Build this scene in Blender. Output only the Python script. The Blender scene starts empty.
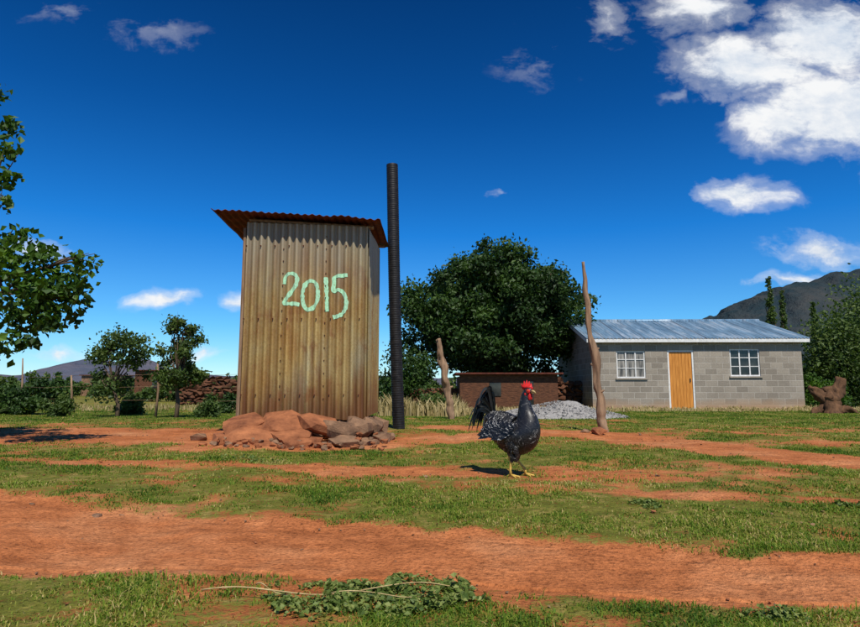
import bpy, bmesh, math, random
import numpy as np
from mathutils import Vector, Matrix, noise as mnoise
random.seed(7); rng=np.random.default_rng(7)
S=bpy.context.scene
COL=S.collection
# ---------------------------------------------------------------- noise
_T=[np.random.default_rng(100+i).random((256,256)) for i in range(6)]
def vn(x,y,k=0):
    x=np.asarray(x,float); y=np.asarray(y,float)
    xi=np.floor(x).astype(int); yi=np.floor(y).astype(int); fx=x-xi; fy=y-yi
    fx=fx*fx*(3-2*fx); fy=fy*fy*(3-2*fy); T=_T[k%6]
    a=T[xi&255,yi&255]; b=T[(xi+1)&255,yi&255]; c=T[xi&255,(yi+1)&255]; d=T[(xi+1)&255,(yi+1)&255]
    return (a*(1-fx)+b*fx)*(1-fy)+(c*(1-fx)+d*fx)*fy
def fbm(x,y,o=4,k=0):
    s=0;a=.5;t=0
    x=np.asarray(x,float);y=np.asarray(y,float)
    for i in range(o):
        s=s+a*vn(x*2**i+17*i,y*2**i+31*i,k+i); t+=a; a*=.5
    return s/t
def sst(a,b,x):
    t=np.clip((x-a)/(b-a),0,1); return t*t*(3-2*t)
# ---------------------------------------------------------------- terrain
def road_edges(x):
    xc=np.clip(x,-2.2,2.2)
    far=2.74-.33*x+ (fbm(x*.9,x*0+3,3,1)-.5)*.3
    near=2.20-.19*x-.07*xc*xc+(fbm(x*1.3,x*0+9,3,2)-.5)*.25
    return near,np.maximum(far,near+.3)
def H(x,y):
    x=np.asarray(x,float);y=np.asarray(y,float)
    r=np.hypot(x,y)
    h=.09*np.exp(-((y-9)/4.5)**2)
    h=h-.06*sst(13,19,y)*(1-sst(60,120,r))
    fade=1-sst(20,60,r)
    h=h+fade*((fbm(x*.35,y*.35,3,3)-.5)*.10*sst(1,4,y)+(fbm(x*2.2,y*2.2,3,4)-.5)*.045)
    n,f=road_edges(x)
    m=sst(n-.15,n+.12,y)*(1-sst(f-.12,f+.15,y))
    h=h-.03*m
    return h
def segd(x,y,pts):
    d=np.full(np.shape(x),1e9)
    for (ax,ay),(bx,by) in zip(pts[:-1],pts[1:]):
        vx,vy=bx-ax,by-ay; t=np.clip(((x-ax)*vx+(y-ay)*vy)/(vx*vx+vy*vy),0,1)
        d=np.minimum(d,np.hypot(x-ax-t*vx,y-ay-t*vy))
    return d
def G(x,y):
    x=np.asarray(x,float);y=np.asarray(y,float)
    g=.80+(fbm(x*.55+5,(y+.18*x)*1.5,4,0)-.5)*1.1+(fbm(x*4,y*4.5,3,2)-.5)*1.2
    n,f=road_edges(x)
    w=(fbm(x*1.5,y*1.5,3,5)-.5)*.5
    w2=(fbm(x*5,y*5,3,1)-.5)*.5
    m=sst(n-.10,n+.14,y+w*.3+w2*.4)*(1-sst(f-.15,f+.12,y+w*.4+w2*.4))
    g=g-1.8*m
    g=g+.3*sst(f+.1,f+.4,y)*(1-sst(f+.9,f+1.4,y))
    m=(1-sst(.7,1.5,np.abs(y-7.7)+w*1.2+w2))*(1-sst(-1.4,-.3,x+w))
    g=g-1.1*m
    g=g-.9*(1-sst(.15,.6,segd(x,y,[(-2.2,6.1),(-.5,6.6),(.6,7.2)])+w*.5))
    g=g-1.4*(1-sst(.3,.65,segd(x,y,[(.4,8.6),(2.2,7.6),(3.1,5.6),(4.2,4.4),(7,3.3),(12,1.)])+w*.5+w2*.5))
    g=g-.7*(1-sst(.06,.3,np.abs(y-4.6+.12*x)+w*.7+w2*.5))*(1-sst(.2,1.0,x))
    g=g-.6*(1-sst(.04,.2,np.abs(y-4.0+.24*x)+w*.5+w2*.4))*sst(.2,.8,x)
    g=g+.3*np.exp(-((y-5.5)/.6)**2)*sst(-3,0,x)
    g=g+.35*sst(9.5,12,y)
    return np.clip(g,0,1)
def h1(x,y): return float(H(x,y))
# ---------------------------------------------------------------- materials
class NT:
    def __init__(s,mat):
        s.t=mat.node_tree; s.n=s.t.nodes; s.l=s.t.links
    def new(s,typ,**kw):
        n=s.n.new(typ)
        for k,v in kw.items():
            setattr(n,k,v)
        return n
    def link(s,a,b): s.l.new(a,b)
    def setin(s,n,i,v):
        if isinstance(v,bpy.types.NodeSocket): s.l.new(v,n.inputs[i])
        else: n.inputs[i].default_value=v
    def math(s,op,a,b=0.,c=None,clamp=False):
        n=s.n.new('ShaderNodeMath'); n.operation=op; n.use_clamp=clamp
        s.setin(n,0,a); s.setin(n,1,b)
        if c is not None: s.setin(n,2,c)
        return n.outputs[0]
    def noise(s,vec,scale,detail=4,rough=.55,dist=0.,out='Fac'):
        n=s.n.new('ShaderNodeTexNoise'); n.inputs['Scale'].default_value=scale
        n.inputs['Detail'].default_value=detail; n.inputs['Roughness'].default_value=rough
        n.inputs['Distortion'].default_value=dist
        if vec is not None: s.l.new(vec,n.inputs['Vector'])
        return n.outputs[out]
    def mapping(s,vec,scale=(1,1,1),loc=(0,0,0)):
        n=s.n.new('ShaderNodeMapping'); n.inputs['Scale'].default_value=scale; n.inputs['Location'].default_value=loc
        s.l.new(vec,n.inputs['Vector']); return n.outputs[0]
    def ramp(s,fac,stops,interp='LINEAR'):
        n=s.n.new('ShaderNodeValToRGB'); r=n.color_ramp; r.interpolation=interp
        while len(r.elements)<len(stops): r.elements.new(.5)
        for e,(p,c) in zip(r.elements,stops):
            e.position=p; e.color=(c[0],c[1],c[2],1) if not isinstance(c,(int,float)) else (c,c,c,1)
        s.l.new(fac,n.inputs[0]); return n.outputs[0]
    def mix(s,fac,a,b,blend='MIX'):
        n=s.n.new('ShaderNodeMix'); n.data_type='RGBA'; n.blend_type=blend
        s.setin(n,0,fac)
        for i,v in ((6,a),(7,b)):
            if isinstance(v,tuple): n.inputs[i].default_value=(v[0],v[1],v[2],1)
            else: s.l.new(v,n.inputs[i])
        return n.outputs[2]
    def bump(s,hgt,strength=.5,dist=.01):
        n=s.n.new('ShaderNodeBump'); n.inputs['Strength'].default_value=strength; n.inputs['Distance'].default_value=dist
        s.l.new(hgt,n.inputs['Height']); return n.outputs[0]
    def attr(s,name):
        n=s.n.new('ShaderNodeAttribute'); n.attribute_name=name; return n.outputs['Fac']
    def obj(s):
        return s.n.new('ShaderNodeTexCoord').outputs['Object']
    def pos(s):
        return s.n.new('ShaderNodeNewGeometry').outputs['Position']
def newmat(name):
    m=bpy.data.materials.new(name); m.use_nodes=True
    t=NT(m); b=m.node_tree.nodes['Principled BSDF']; b.inputs['Roughness'].default_value=.8
    b.inputs['Specular IOR Level'].default_value=.25
    return m,t,b
def simple(name,c1,c2,scale=8,rough=.8,stretch=(1,1,1),bs=.4,bd=.01,metal=0):
    m,t,b=newmat(name)
    v=t.mapping(t.obj(),stretch)
    n=t.noise(v,scale,6,.65); r=t.ramp(n,[(.3,c1),(.7,c2)])
    t.link(r,b.inputs['Base Color']); b.inputs['Roughness'].default_value=rough
    b.inputs['Metallic'].default_value=metal
    t.link(t.bump(n,bs,bd),b.inputs['Normal'])
    return m
def mk_ground():
    m,t,b=newmat('earth_and_turf')
    p=t.pos()
    n1=t.noise(p,1.1,5,.6); n2=t.noise(p,9,5,.65); n3=t.noise(p,60,4,.7); n5=t.noise(t.mapping(p,(1.1,4.0,1)),2.2,5,.65)
    soil=t.ramp(n1,[(.25,(.38,.12,.038)),(.5,(.53,.185,.066)),(.72,(.63,.28,.125))])
    soil=t.mix(.65,soil,t.ramp(n2,[(.3,(.55,.5,.45)),(.7,(1.18,1.18,1.18))]),'MULTIPLY')
    soil=t.mix(.55,soil,t.ramp(n5,[(.32,(.62,.56,.52)),(.52,(1,1,1)),(.7,(1.18,1.2,1.22))]),'MULTIPLY')
    soil=t.mix(.9,soil,t.ramp(n3,[(.32,(.45,.41,.39)),(.5,(1,1,1)),(.72,(1.35,1.35,1.35))]),'MULTIPLY')
    turf=t.ramp(n2,[(.3,(.06,.095,.010)),(.52,(.135,.165,.024)),(.70,(.32,.24,.075))])
    turf=t.mix(.8,turf,t.ramp(n3,[(.3,(.4,.4,.4)),(.6,(1.15,1.15,1.15))]),'MULTIPLY')
    g=t.attr('grass')
    e=t.math('ADD',g,t.math('MULTIPLY',t.math('SUBTRACT',n2,.5),1.4))
    e=t.math('ADD',e,t.math('MULTIPLY',t.math('SUBTRACT',n3,.5),1.4))
    k=t.ramp(e,[(.5,0.),(.8,.92)])
    col=t.mix(k,soil,turf)
    t.link(col,b.inputs['Base Color']); b.inputs['Roughness'].default_value=.95
    b.inputs['Specular IOR Level'].default_value=.1
    hh=t.math('ADD',t.math('MULTIPLY',n2,.6),t.math('MULTIPLY',n3,.4))
    hh=t.math('ADD',hh,t.math('MULTIPLY',n5,.6))
    t.link(t.bump(hh,1.,.04),b.inputs['Normal'])
    return m
M_ground=mk_ground()
def leafmat(name,stops,trans=.25,rough=.55):
    m,t,b=newmat(name)
    c=t.ramp(t.attr('rnd'),stops)
    t.link(c,b.inputs['Base Color']); b.inputs['Roughness'].default_value=rough
    b.inputs['Specular IOR Level'].default_value=.3
    tr=t.new('ShaderNodeBsdfTranslucent'); t.link(t.mix(1.,c,(1.3,1.5,.6),'MULTIPLY'),tr.inputs['Color'])
    mx=t.new('ShaderNodeMixShader'); mx.inputs[0].default_value=trans
    t.link(b.outputs[0],mx.inputs[1]); t.link(tr.outputs[0],mx.inputs[2])
    t.link(mx.outputs[0],m.node_tree.nodes['Material Output'].inputs['Surface'])
    return m
M_leaf_dark=leafmat('dark_foliage',[(0,(.010,.027,.005)),(.5,(.026,.060,.008)),(1,(.068,.125,.016))],.18)
M_leaf_bright=leafmat('bright_foliage',[(0,(.014,.042,.005)),(.5,(.048,.11,.009)),(1,(.14,.24,.022))],.3)
M_leaf_olive=leafmat('olive_foliage',[(0,(.03,.055,.012)),(.5,(.065,.11,.02)),(1,(.13,.17,.035))],.25)
M_leaf_dry=leafmat('dry_stalks',[(0,(.16,.13,.04)),(.5,(.32,.24,.10)),(1,(.45,.36,.18))],.2,.8)
M_weed=leafmat('weed_leaves',[(0,(.06,.10,.018)),(.5,(.13,.18,.035)),(1,(.25,.28,.08))],.25)
M_grass=leafmat('grass_blades',[(0,(.035,.085,.006)),(.35,(.09,.17,.010)),(.62,(.18,.25,.02)),(.82,(.33,.30,.06)),(1,(.50,.37,.15))],.3,.7)
M_bark=simple('bark',(.05,.035,.022),(.16,.11,.07),14,.9,(1,1,.25),.8,.02)
M_wood_grey=simple('weathered_wood',(.11,.065,.04),(.38,.24,.14),16,.85,(1,1,.12),.9,.015)
M_stump=simple('dark_stump_wood',(.035,.018,.010),(.17,.085,.04),9,.9,(1,1,.3),.9,.03)
M_rock=simple('red_sandstone',(.13,.042,.018),(.42,.155,.062),5,.9,(1,1,1),1.,.03)
M_rock2=simple('brown_stone',(.085,.05,.03),(.32,.18,.10),6,.9,(1,1,1),1.,.03)
M_gravel=simple('grey_gravel',(.16,.15,.14),(.42,.40,.37),25,.9,(1,1,1),.9,.02)
M_redwall=simple('mud_brick',(.045,.02,.012),(.17,.068,.032),7,.9,(1,1,3),.7,.03)
# ---------------------------------------------------------------- mesh helpers
def link(o,parent=None):
    COL.objects.link(o)
    if parent is not None: o.parent=parent
    return o
def npmesh(name,V,F,mat,attrs=None,smooth=False,parent=None):
    V=np.asarray(V,np.float32); F=np.asarray(F,np.int32)
    me=bpy.data.meshes.new(name); k=F.shape[1]
    me.vertices.add(len(V)); me.vertices.foreach_set('co',V.ravel())
    me.loops.add(F.size); me.loops.foreach_set('vertex_index',F.ravel())
    me.polygons.add(len(F)); me.polygons.foreach_set('loop_start',np.arange(0,F.size,k,dtype=np.int32))
    me.polygons.foreach_set('loop_total',np.full(len(F),k,np.int32))
    me.polygons.foreach_set('use_smooth',np.full(len(F),smooth,bool))
    me.update(calc_edges=True); me.validate()
    for n,a in (attrs or {}).items():
        at=me.attributes.new(n,'FLOAT','POINT'); at.data.foreach_set('value',np.asarray(a,np.float32))
    me.materials.append(mat)
    return link(bpy.data.objects.new(name,me),parent)
class MB:
    def __init__(s): s.V=[];s.F=[];s.M=[]
    def add(s,V,F,m=0):
        o=len(s.V); s.V+=[tuple(v) for v in V]; s.F+=[tuple(i+o for i in f) for f in F]; s.M+=[m]*len(F)
    def box(s,x0,x1,y0,y1,z0,z1,m=0):
        V=[(x0,y0,z0),(x1,y0,z0),(x1,y1,z0),(x0,y1,z0),(x0,y0,z1),(x1,y0,z1),(x1,y1,z1),(x0,y1,z1)]
        s.add(V,[(0,3,2,1),(4,5,6,7),(0,1,5,4),(1,2,6,5),(2,3,7,6),(3,0,4,7)],m)
    def tube(s,P,R,n=8,m=0,jit=0):
        P=[Vector(p) for p in P]; V=[];F=[]
        up=Vector((0.13,0.97,.2)).normalized()
        for i,p in enumerate(P):
            t=(P[min(i+1,len(P)-1)]-P[max(i-1,0)]).normalized()
            a=t.cross(up)
            if a.length<.1: a=t.cross(Vector((1,0,0)))
            a.normalize(); b=t.cross(a)
            r=R[i] if hasattr(R,'__len__') else R
            for k in range(n):
                an=2*math.pi*k/n; rr=r*(1+jit*mnoise.noise(Vector((p.x*9+math.cos(an)*1.5,p.y*9+math.sin(an)*1.5,p.z*2.5))))
                V.append(p+a*math.cos(an)*rr+b*math.sin(an)*rr)
        for i in range(len(P)-1):
            for k in range(n):
                F.append((i*n+k,i*n+(k+1)%n,(i+1)*n+(k+1)%n,(i+1)*n+k))
        F.append(tuple(range(n))[::-1]); F.append(tuple((len(P)-1)*n+k for k in range(n)))
        s.add(V,F,m)
    def obj(s,name,mats,parent=None,smooth=False,bevel=0):
        me=bpy.data.meshes.new(name); me.from_pydata(s.V,[],s.F)
        for m in mats: me.materials.append(m)
        me.polygons.foreach_set('material_index',s.M)
        me.polygons.foreach_set('use_smooth',[smooth]*len(s.F))
        me.update()
        o=link(bpy.data.objects.new(name,me),parent)
        if bevel:
            b=o.modifiers.new('b','BEVEL'); b.width=bevel; b.segments=2; b.limit_method='ANGLE'
        return o
def empty(name,loc=(0,0,0),rz=0):
    e=bpy.data.objects.new(name,None); e.location=loc; e.rotation_euler[2]=rz; e.empty_display_size=.2
    return link(e)
def leaves_arr(pts,size,up=0.,aspect=.6,szvar=.4):
    n=len(pts); pts=np.asarray(pts)
    a=rng.normal(size=(n,3)); a[:,2]*=(1-up*.85); a/=np.linalg.norm(a,axis=1)[:,None]+1e-9
    nn=rng.normal(size=(n,3))*(1-up)+np.array([0,0,1.])*up*1.5
    b=np.cross(nn,a); b/=np.linalg.norm(b,axis=1)[:,None]+1e-9
    c=np.cross(a,b)
    L=(size*(1-szvar+2*szvar*rng.random(n)))[:,None]
    W=L*aspect
    v=np.stack([pts-a*L*.5,pts-b*W*.5+c*W*.18,pts+a*L*.5,pts+b*W*.5+c*W*.18],1).reshape(-1,3)
    i=np.arange(n)*4
    F=np.concatenate([np.stack([i,i+1,i+2],1),np.stack([i,i+2,i+3],1)])
    return v,F
def clump_pts(cs,n):
    out=[];rn=[]
    vol=np.array([c[3]**2 for c in cs]); cnt=(vol/vol.sum()*n).astype(int)+1
    for c,k in zip(cs,cnt):
        d=rng.normal(size=(k,3)); d/=np.linalg.norm(d,axis=1)[:,None]
        r=c[3]*(rng.random(k)**.45)*(1+.25*rng.normal(size=k))
        p=d*r[:,None]; p[:,2]*=.8
        out.append(p+np.array(c[:3])); base=random.random()*.45
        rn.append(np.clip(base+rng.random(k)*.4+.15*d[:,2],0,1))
    return np.concatenate(out),np.concatenate(rn)
def tree(name,loc,clumps,nleaf,lsize,mat,trunk_h,trunk_r,limbs=7,lean=(0,0),aspect=.6):
    e=empty(name,loc); mb=MB()
    top=Vector((lean[0],lean[1],trunk_h))
    P=[Vector((0,0,-.15)),Vector((lean[0]*.2+.03*trunk_h,0,trunk_h*.35)),Vector((lean[0]*.7-.02*trunk_h,.02,trunk_h*.7)),top]
    mb.tube(P,[trunk_r*1.35,trunk_r,trunk_r*.85,trunk_r*.6],10,0,.35)
    cl=sorted(clumps,key=lambda c:-c[3])
    sel=cl if len(cl)<=limbs else random.sample(cl,limbs)
    for c in sel:
        s=P[2].lerp(top,random.random()); t=Vector(c[:3]); mid=s.lerp(t,.5)+Vector((random.uniform(-.1,.1),random.uniform(-.1,.1),random.uniform(-.05,.12)))*(t-s).length
        mb.tube([s,s.lerp(mid,.6),mid,mid.lerp(t,.6)+Vector((0,0,.03)),t],[trunk_r*.45,trunk_r*.36,trunk_r*.27,trunk_r*.16,trunk_r*.05],6,0,.2)
        for q in range(3):
            u=t+Vector((random.uniform(-1,1),random.uniform(-1,1),random.uniform(-.5,1)))*c[3]
            mb.tube([mid.lerp(t,.4),(mid.lerp(t,.4)+u)/2+Vector((0,0,.02)),u],[trunk_r*.16,trunk_r*.1,trunk_r*.03],5)
    mb.obj('trunk_and_limbs',[M_bark],e,True)
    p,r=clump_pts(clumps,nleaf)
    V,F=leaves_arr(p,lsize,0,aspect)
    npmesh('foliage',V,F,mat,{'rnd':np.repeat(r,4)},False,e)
    return e
def ell_clumps(n,cx,cy,cz,rx,ry,rz,r0,r1,shell=.5,zmin=None):
    out=[]
    while len(out)<n:
        d=Vector((random.gauss(0,1),random.gauss(0,1),random.gauss(0,1))).normalized()
        k=random.random()**shell
        k*=.88+.26*mnoise.noise(d*2.3+Vector((cx,cy,cz)))
        z=cz+d.z*rz*k
        if zmin is not None and z<zmin: continue
        out.append((cx+d.x*rx*k,cy+d.y*ry*k,z,random.uniform(r0,r1)))
    return out
# ---------------------------------------------------------------- ground
N=700
ts=np.linspace(-9.3,9.3,N); gx=.55*np.sinh(ts); gy=.55*np.sinh(ts)+3.2
X,Y=np.meshgrid(gx,gy); Z=H(X,Y)
V=np.stack([X,Y,Z],-1).reshape(-1,3)
ii=np.arange(N*N).reshape(N,N)
F=np.stack([ii[:-1,:-1],ii[:-1,1:],ii[1:,1:],ii[1:,:-1]],-1).reshape(-1,4)
npmesh('ground',V,F,M_ground,{'grass':G(X,Y).ravel()},True)
rx=np.linspace(-12,3.6,460); tt=np.linspace(0,1,30)
n_,f_=road_edges(rx)
RX=np.repeat(rx[:,None],30,1); RY=n_[:,None]+.04+(f_-n_-.08)[:,None]*tt
RZ=H(RX,RY)+.007-.02*(np.abs(tt*2-1)>.99)
ii=np.arange(460*30).reshape(460,30)
F=np.stack([ii[:-1,:-1],ii[1:,:-1],ii[1:,1:],ii[:-1,1:]],-1).reshape(-1,4)
npmesh('dirt_road',np.stack([RX,RY,RZ],-1).reshape(-1,3),F,M_ground,{'grass':G(RX,RY).ravel()},True)
# ---------------------------------------------------------------- grass blades
def grass():
    n=950000
    d=np.exp(rng.uniform(math.log(1.3),math.log(24),n))
    x=rng.uniform(-1,1,n)*(.85*d+.6)
    g=G(x,d)
    cl=fbm(x*9,d*9,2,3)*.5+fbm(x*2.3,d*3.1,2,1)*.5
    keep=rng.random(n)<np.clip((g-.25)*1.4,0,1)*np.clip((cl-.35)*4.,.05,1)
    keep&=~((x>-2.3)&(x<-.5)&(d>6.3)&(d<8.8)); keep&=~((x>5.3)&(x<12.8)&(d>20))
    x=x[keep];y=d[keep];m=len(x); cl=cl[keep]
    z=H(x,y)
    hgt=(.006+.010*rng.random(m)+.018*np.clip(cl-.5,0,1)*2)*(1+.045*y)*(1+.9*(rng.random(m)>.97))
    w=.0013*(1+.30*y)*(.7+.6*rng.random(m))
    an=rng.uniform(0,2*np.pi,m); ln=rng.random(m)*1.6
    dx=np.cos(an);dy=np.sin(an)
    p=np.stack([x,y,z-.002],1); s=np.stack([-dy*w,dx*w,0*w],1)
    mid=p+np.stack([dx*hgt*ln*.3,dy*hgt*ln*.3,hgt*.6],1); tip=p+np.stack([dx*hgt*ln,dy*hgt*ln,hgt*(1-.2*ln)],1)
    V=np.stack([p-s,p+s,mid+s*.7,mid-s*.7,tip],1).reshape(-1,3)
    i=np.arange(m)*5
    F=np.concatenate([np.stack([i,i+1,i+2],1),np.stack([i,i+2,i+3],1),np.stack([i+3,i+2,i+4],1)])
    r=np.clip(-.02+1.0*fbm(x*1.6,y*2.2,3,4)+rng.normal(size=m)*.22-.14*sst(9,14,y),0,1)
    npmesh('grass',V,F,M_grass,{'rnd':np.repeat(r,5)})
grass()
def rockgeo(mb,c,sx,sy,sz,m=0,seed=None,n=16,rot=None):
    bm=bmesh.new(); R=random.Random(seed)
    for i in range(n):
        v=Vector((R.gauss(0,1),R.gauss(0,1),R.gauss(0,1))).normalized()
        v=Vector((max(-.78,min(.78,v.x)),max(-.78,min(.78,v.y)),max(-.6,min(.6,v.z))))
        bm.verts.new(v)
    bmesh.ops.convex_hull(bm,input=bm.verts)
    bmesh.ops.delete(bm,geom=[v for v in bm.verts if not v.link_faces],context='VERTS')
    bm.verts.index_update()
    M=Matrix.Rotation(R.uniform(0,6.28) if rot is None else rot[2],4,'Z')@Matrix.Rotation(R.uniform(-.25,.25) if rot is None else rot[0],4,'X')@Matrix.Rotation(R.uniform(-.25,.25) if rot is None else rot[1],4,'Y')
    V=[Vector(c)+M@Vector((v.co.x*sx,v.co.y*sy,v.co.z*sz)) for v in bm.verts]
    F=[tuple(v.index for v in f.verts) for f in bm.faces]
    bm.free(); mb.add(V,F,m)
mb=MB()
for i in range(2200):
    d=math.exp(random.uniform(math.log(1.4),math.log(12))); x=random.uniform(-.9,.9)*d
    if float(G(x,d))>.5 and random.random()<.7: continue
    s=random.uniform(.0015,.006)*(1+.25*d)*(2.2 if random.random()<.04 else 1)
    rockgeo(mb,(x,d,h1(x,d)+s*.15+.004),s,s*.8,s*.55,random.randint(0,1),i,9)
mb.obj('pebbles',[M_rock,M_rock2])
# ---------------------------------------------------------------- rusty corrugated outhouse
PIT=.0835; AMP=.014
def rustmat():
    m,t,b=newmat('rusty_corrugated_iron')
    o=t.obj(); v=t.mapping(o,(1,1,.35)); v2=t.mapping(o,(6,6,.45))
    n1=t.noise(v,2.4,5,.6); n2=t.noise(v2,1.3,5,.6); n3=t.noise(o,45,4,.7); n4=t.noise(t.mapping(o,(1.3,1.3,.7)),3.2,6,.7)
    c=t.ramp(n1,[(.28,(.24,.11,.03)),(.42,(.38,.23,.07)),(.55,(.44,.33,.13)),(.70,(.40,.36,.22))])
    c=t.mix(.65,c,t.ramp(n2,[(.3,(.5,.33,.2)),(.5,(.97,.95,.9)),(.8,(1.2,1.2,1.15))]),'MULTIPLY')
    c=t.mix(.5,c,t.ramp(n3,[(.3,(.5,.42,.35)),(.55,(1.05,1.05,1.05))]),'MULTIPLY')
    sep=t.new('ShaderNodeSeparateXYZ'); t.link(o,sep.inputs[0])
    sheet=t.ramp(t.math('MULTIPLY',sep.outputs[0],.5),[(0,(.86,.82,.76)),(.23,(1.1,1.08,1.02)),(.48,(.94,.93,.92))],'CONSTANT')
    c=t.mix(1.,c,sheet,'MULTIPLY')
    low=t.math('ADD',sep.outputs[2],t.math('MULTIPLY',t.math('SUBTRACT',n2,.5),1.4))
    c=t.mix(t.ramp(low,[(.05,.9),(.5,0.)]),c,(.17,.065,.02))
    c=t.mix(t.ramp(n4,[(.53,0.),(.66,.75)]),c,(.22,.08,.022))
    hi=t.math('SUBTRACT',low,1.3)
    c=t.mix(t.ramp(hi,[(.0,0.),(.7,.75)]),c,(.33,.30,.215))
    g=t.attr('groove_rust_shade')
    c=t.mix(t.math('MULTIPLY',g,.6),c,t.mix(1.,c,(.42,.34,.27),'MULTIPLY'))  # valleys darkened: rust plus ridge shading painted into the colour
    t.link(c,b.inputs['Base Color']); b.inputs['Metallic'].default_value=.15; b.inputs['Roughness'].default_value=.5
    b.inputs['Specular IOR Level'].default_value=.5
    t.link(t.bump(n3,.3,.004),b.inputs['Normal'])
    return m
M_rust=rustmat()
M_rustroof=simple('dark_red_rust',(.04,.011,.007),(.15,.038,.02),7,.8,(1,1,1),.4,.006,.1)
m,t,b=newmat('mint_paint'); nn=t.noise(t.obj(),45,5,.7)
t.link(t.ramp(nn,[(.32,(.26,.30,.15)),(.44,(.36,.66,.42)),(.75,(.47,.80,.54))]),b.inputs['Base Color']); M_mint=m
def cor(u): return AMP*math.cos(2*math.pi*u/PIT)
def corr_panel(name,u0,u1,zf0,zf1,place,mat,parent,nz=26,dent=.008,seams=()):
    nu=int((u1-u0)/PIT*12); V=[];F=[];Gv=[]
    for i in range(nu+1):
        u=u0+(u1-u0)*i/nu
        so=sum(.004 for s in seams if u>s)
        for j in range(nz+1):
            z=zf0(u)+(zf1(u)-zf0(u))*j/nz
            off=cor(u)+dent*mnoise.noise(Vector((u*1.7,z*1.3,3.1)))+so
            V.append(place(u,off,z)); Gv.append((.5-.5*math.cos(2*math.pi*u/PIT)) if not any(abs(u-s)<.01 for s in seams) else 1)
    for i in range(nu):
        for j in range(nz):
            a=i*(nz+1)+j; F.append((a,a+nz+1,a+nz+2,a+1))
    return npmesh(name,V,F,mat,{'groove_rust_shade':Gv},True,parent)
oh=empty('corrugated_metal_outhouse',(-2.15,6.9,.33))
W_=1.42;D_=1.5
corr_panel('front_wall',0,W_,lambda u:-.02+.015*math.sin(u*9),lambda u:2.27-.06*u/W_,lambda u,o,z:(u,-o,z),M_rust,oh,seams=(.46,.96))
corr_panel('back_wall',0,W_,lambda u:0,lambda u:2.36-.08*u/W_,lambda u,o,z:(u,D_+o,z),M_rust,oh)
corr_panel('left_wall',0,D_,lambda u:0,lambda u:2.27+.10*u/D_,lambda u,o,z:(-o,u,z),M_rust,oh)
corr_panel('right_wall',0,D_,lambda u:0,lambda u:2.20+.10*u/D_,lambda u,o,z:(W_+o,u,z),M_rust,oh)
mb=MB()
mb.tube([(-.035,-.0,-.3),(-.03,.0,1.0),(-.035,.01,2.2)],[.022,.02,.018],7,0,.3)
for (x,y) in ((.04,.06),(W_-.05,.06),(.04,D_-.06),(W_-.05,D_-.06)):
    mb.box(x-.02,x+.02,y-.02,y+.02,0,2.2)
mb.box(.02,W_-.02,.03,.08,2.12,2.165)
mb.obj('timber_frame',[M_wood_grey],oh)
mb=MB()
for z in (.25,1.12,1.98):
    for k in range(0,17,2):
        u=k*PIT; 
        if u<W_: mb.box(u-.006,u+.006,-AMP-.022,-AMP+.002,z-.006,z+.006)
for u in (.46,.96):
    for k in range(14): mb.box(u-.03,u-.02,-.022,-.004,.2+k*.145,.21+k*.145)
mb.obj('nails',[M_rustroof],oh)
mb=MB()
for k in range(5): mb.box(.32+k*.15,.465+k*.15,D_+.02,D_+.045,.05,1.95)
mb.box(.34,1.05,D_+.046,D_+.07,.4,.5); mb.box(.34,1.05,D_+.046,D_+.07,1.5,1.6)
mb.obj('door',[M_wood_grey],oh)
c00=Vector((-2.53,6.72,2.71));c10=Vector((-.57,6.70,2.585));c01=Vector((-2.66,8.62,2.72));c11=Vector((-.60,8.64,2.71))
o0=Vector(oh.location); V=[];F=[];nu=260;nv=14
for i in range(nu+1):
    for j in range(nv+1):
        u=i/nu;v=j/nv
        p=c00.lerp(c10,u).lerp(c01.lerp(c11,u),v)
        fr=.018*mnoise.noise(Vector((u*7,v*4,1)))
        ragged=.03*mnoise.noise(Vector((u*14,0,5))) if j==0 else 0
        p=p+Vector((0,ragged,.55*cor(u*1.95)+fr)); V.append(p-o0)
for i in range(nu):
    for j in range(nv):
        a=i*(nv+1)+j; F.append((a,a+nv+1,a+nv+2,a+1))
rf=npmesh('roof',V,F,M_rustroof,None,True,oh); sm=rf.modifiers.new('s','SOLIDIFY'); sm.thickness=.005
mb=MB()
mb.tube([(.0,.05,2.31),(W_+.06,.05,2.215)],[.022,.022],6,0,.2)
mb.tube([(.0,1.42,2.34),(W_+.08,1.42,2.32)],[.022,.022],6,0,.2)
mb.obj('purlins',[M_wood_grey],oh)
def ctl(pts,closed=False,n=14):
    P=[Vector((a,b)) for a,b in pts]; out=[]
    m=len(P)
    for i in range(m if closed else m-1):
        g=lambda k:P[k%m] if closed else P[max(0,min(m-1,k))]
        p0,p1,p2,p3=g(i-1),g(i),g(i+1),g(i+2)
        for k in range(n):
            t=k/n
            out.append(.5*((2*p1)+(-p0+p2)*t+(2*p0-5*p1+4*p2-p3)*t*t+(-p0+3*p1-3*p2+p3)*t**3))
    out.append(P[0] if closed else P[-1]); return out
def zpx(y): return 1.655-(y-272)*.0115
def xpx(x): return (x-245.5)*.0116
strokes=[([(284.5,283),(286,275),(292,272),(297,276),(296,284),(291,292),(285,301),(287,303),(294,303),(300,304)],0),
 ([(310,280),(306,283),(303,292),(304,303),(308,309),(314,307),(318,299),(318,288),(315,281)],1),
 ([(326,276),(327,288),(327.5,300),(328,311)],0),
 ([(348,274),(341,274.5),(335,276),(334.5,283),(334,290),(339,289),(344,292),(347,300),(346,309),(341,315),(334,317)],0)]
V=[];F=[]
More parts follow.
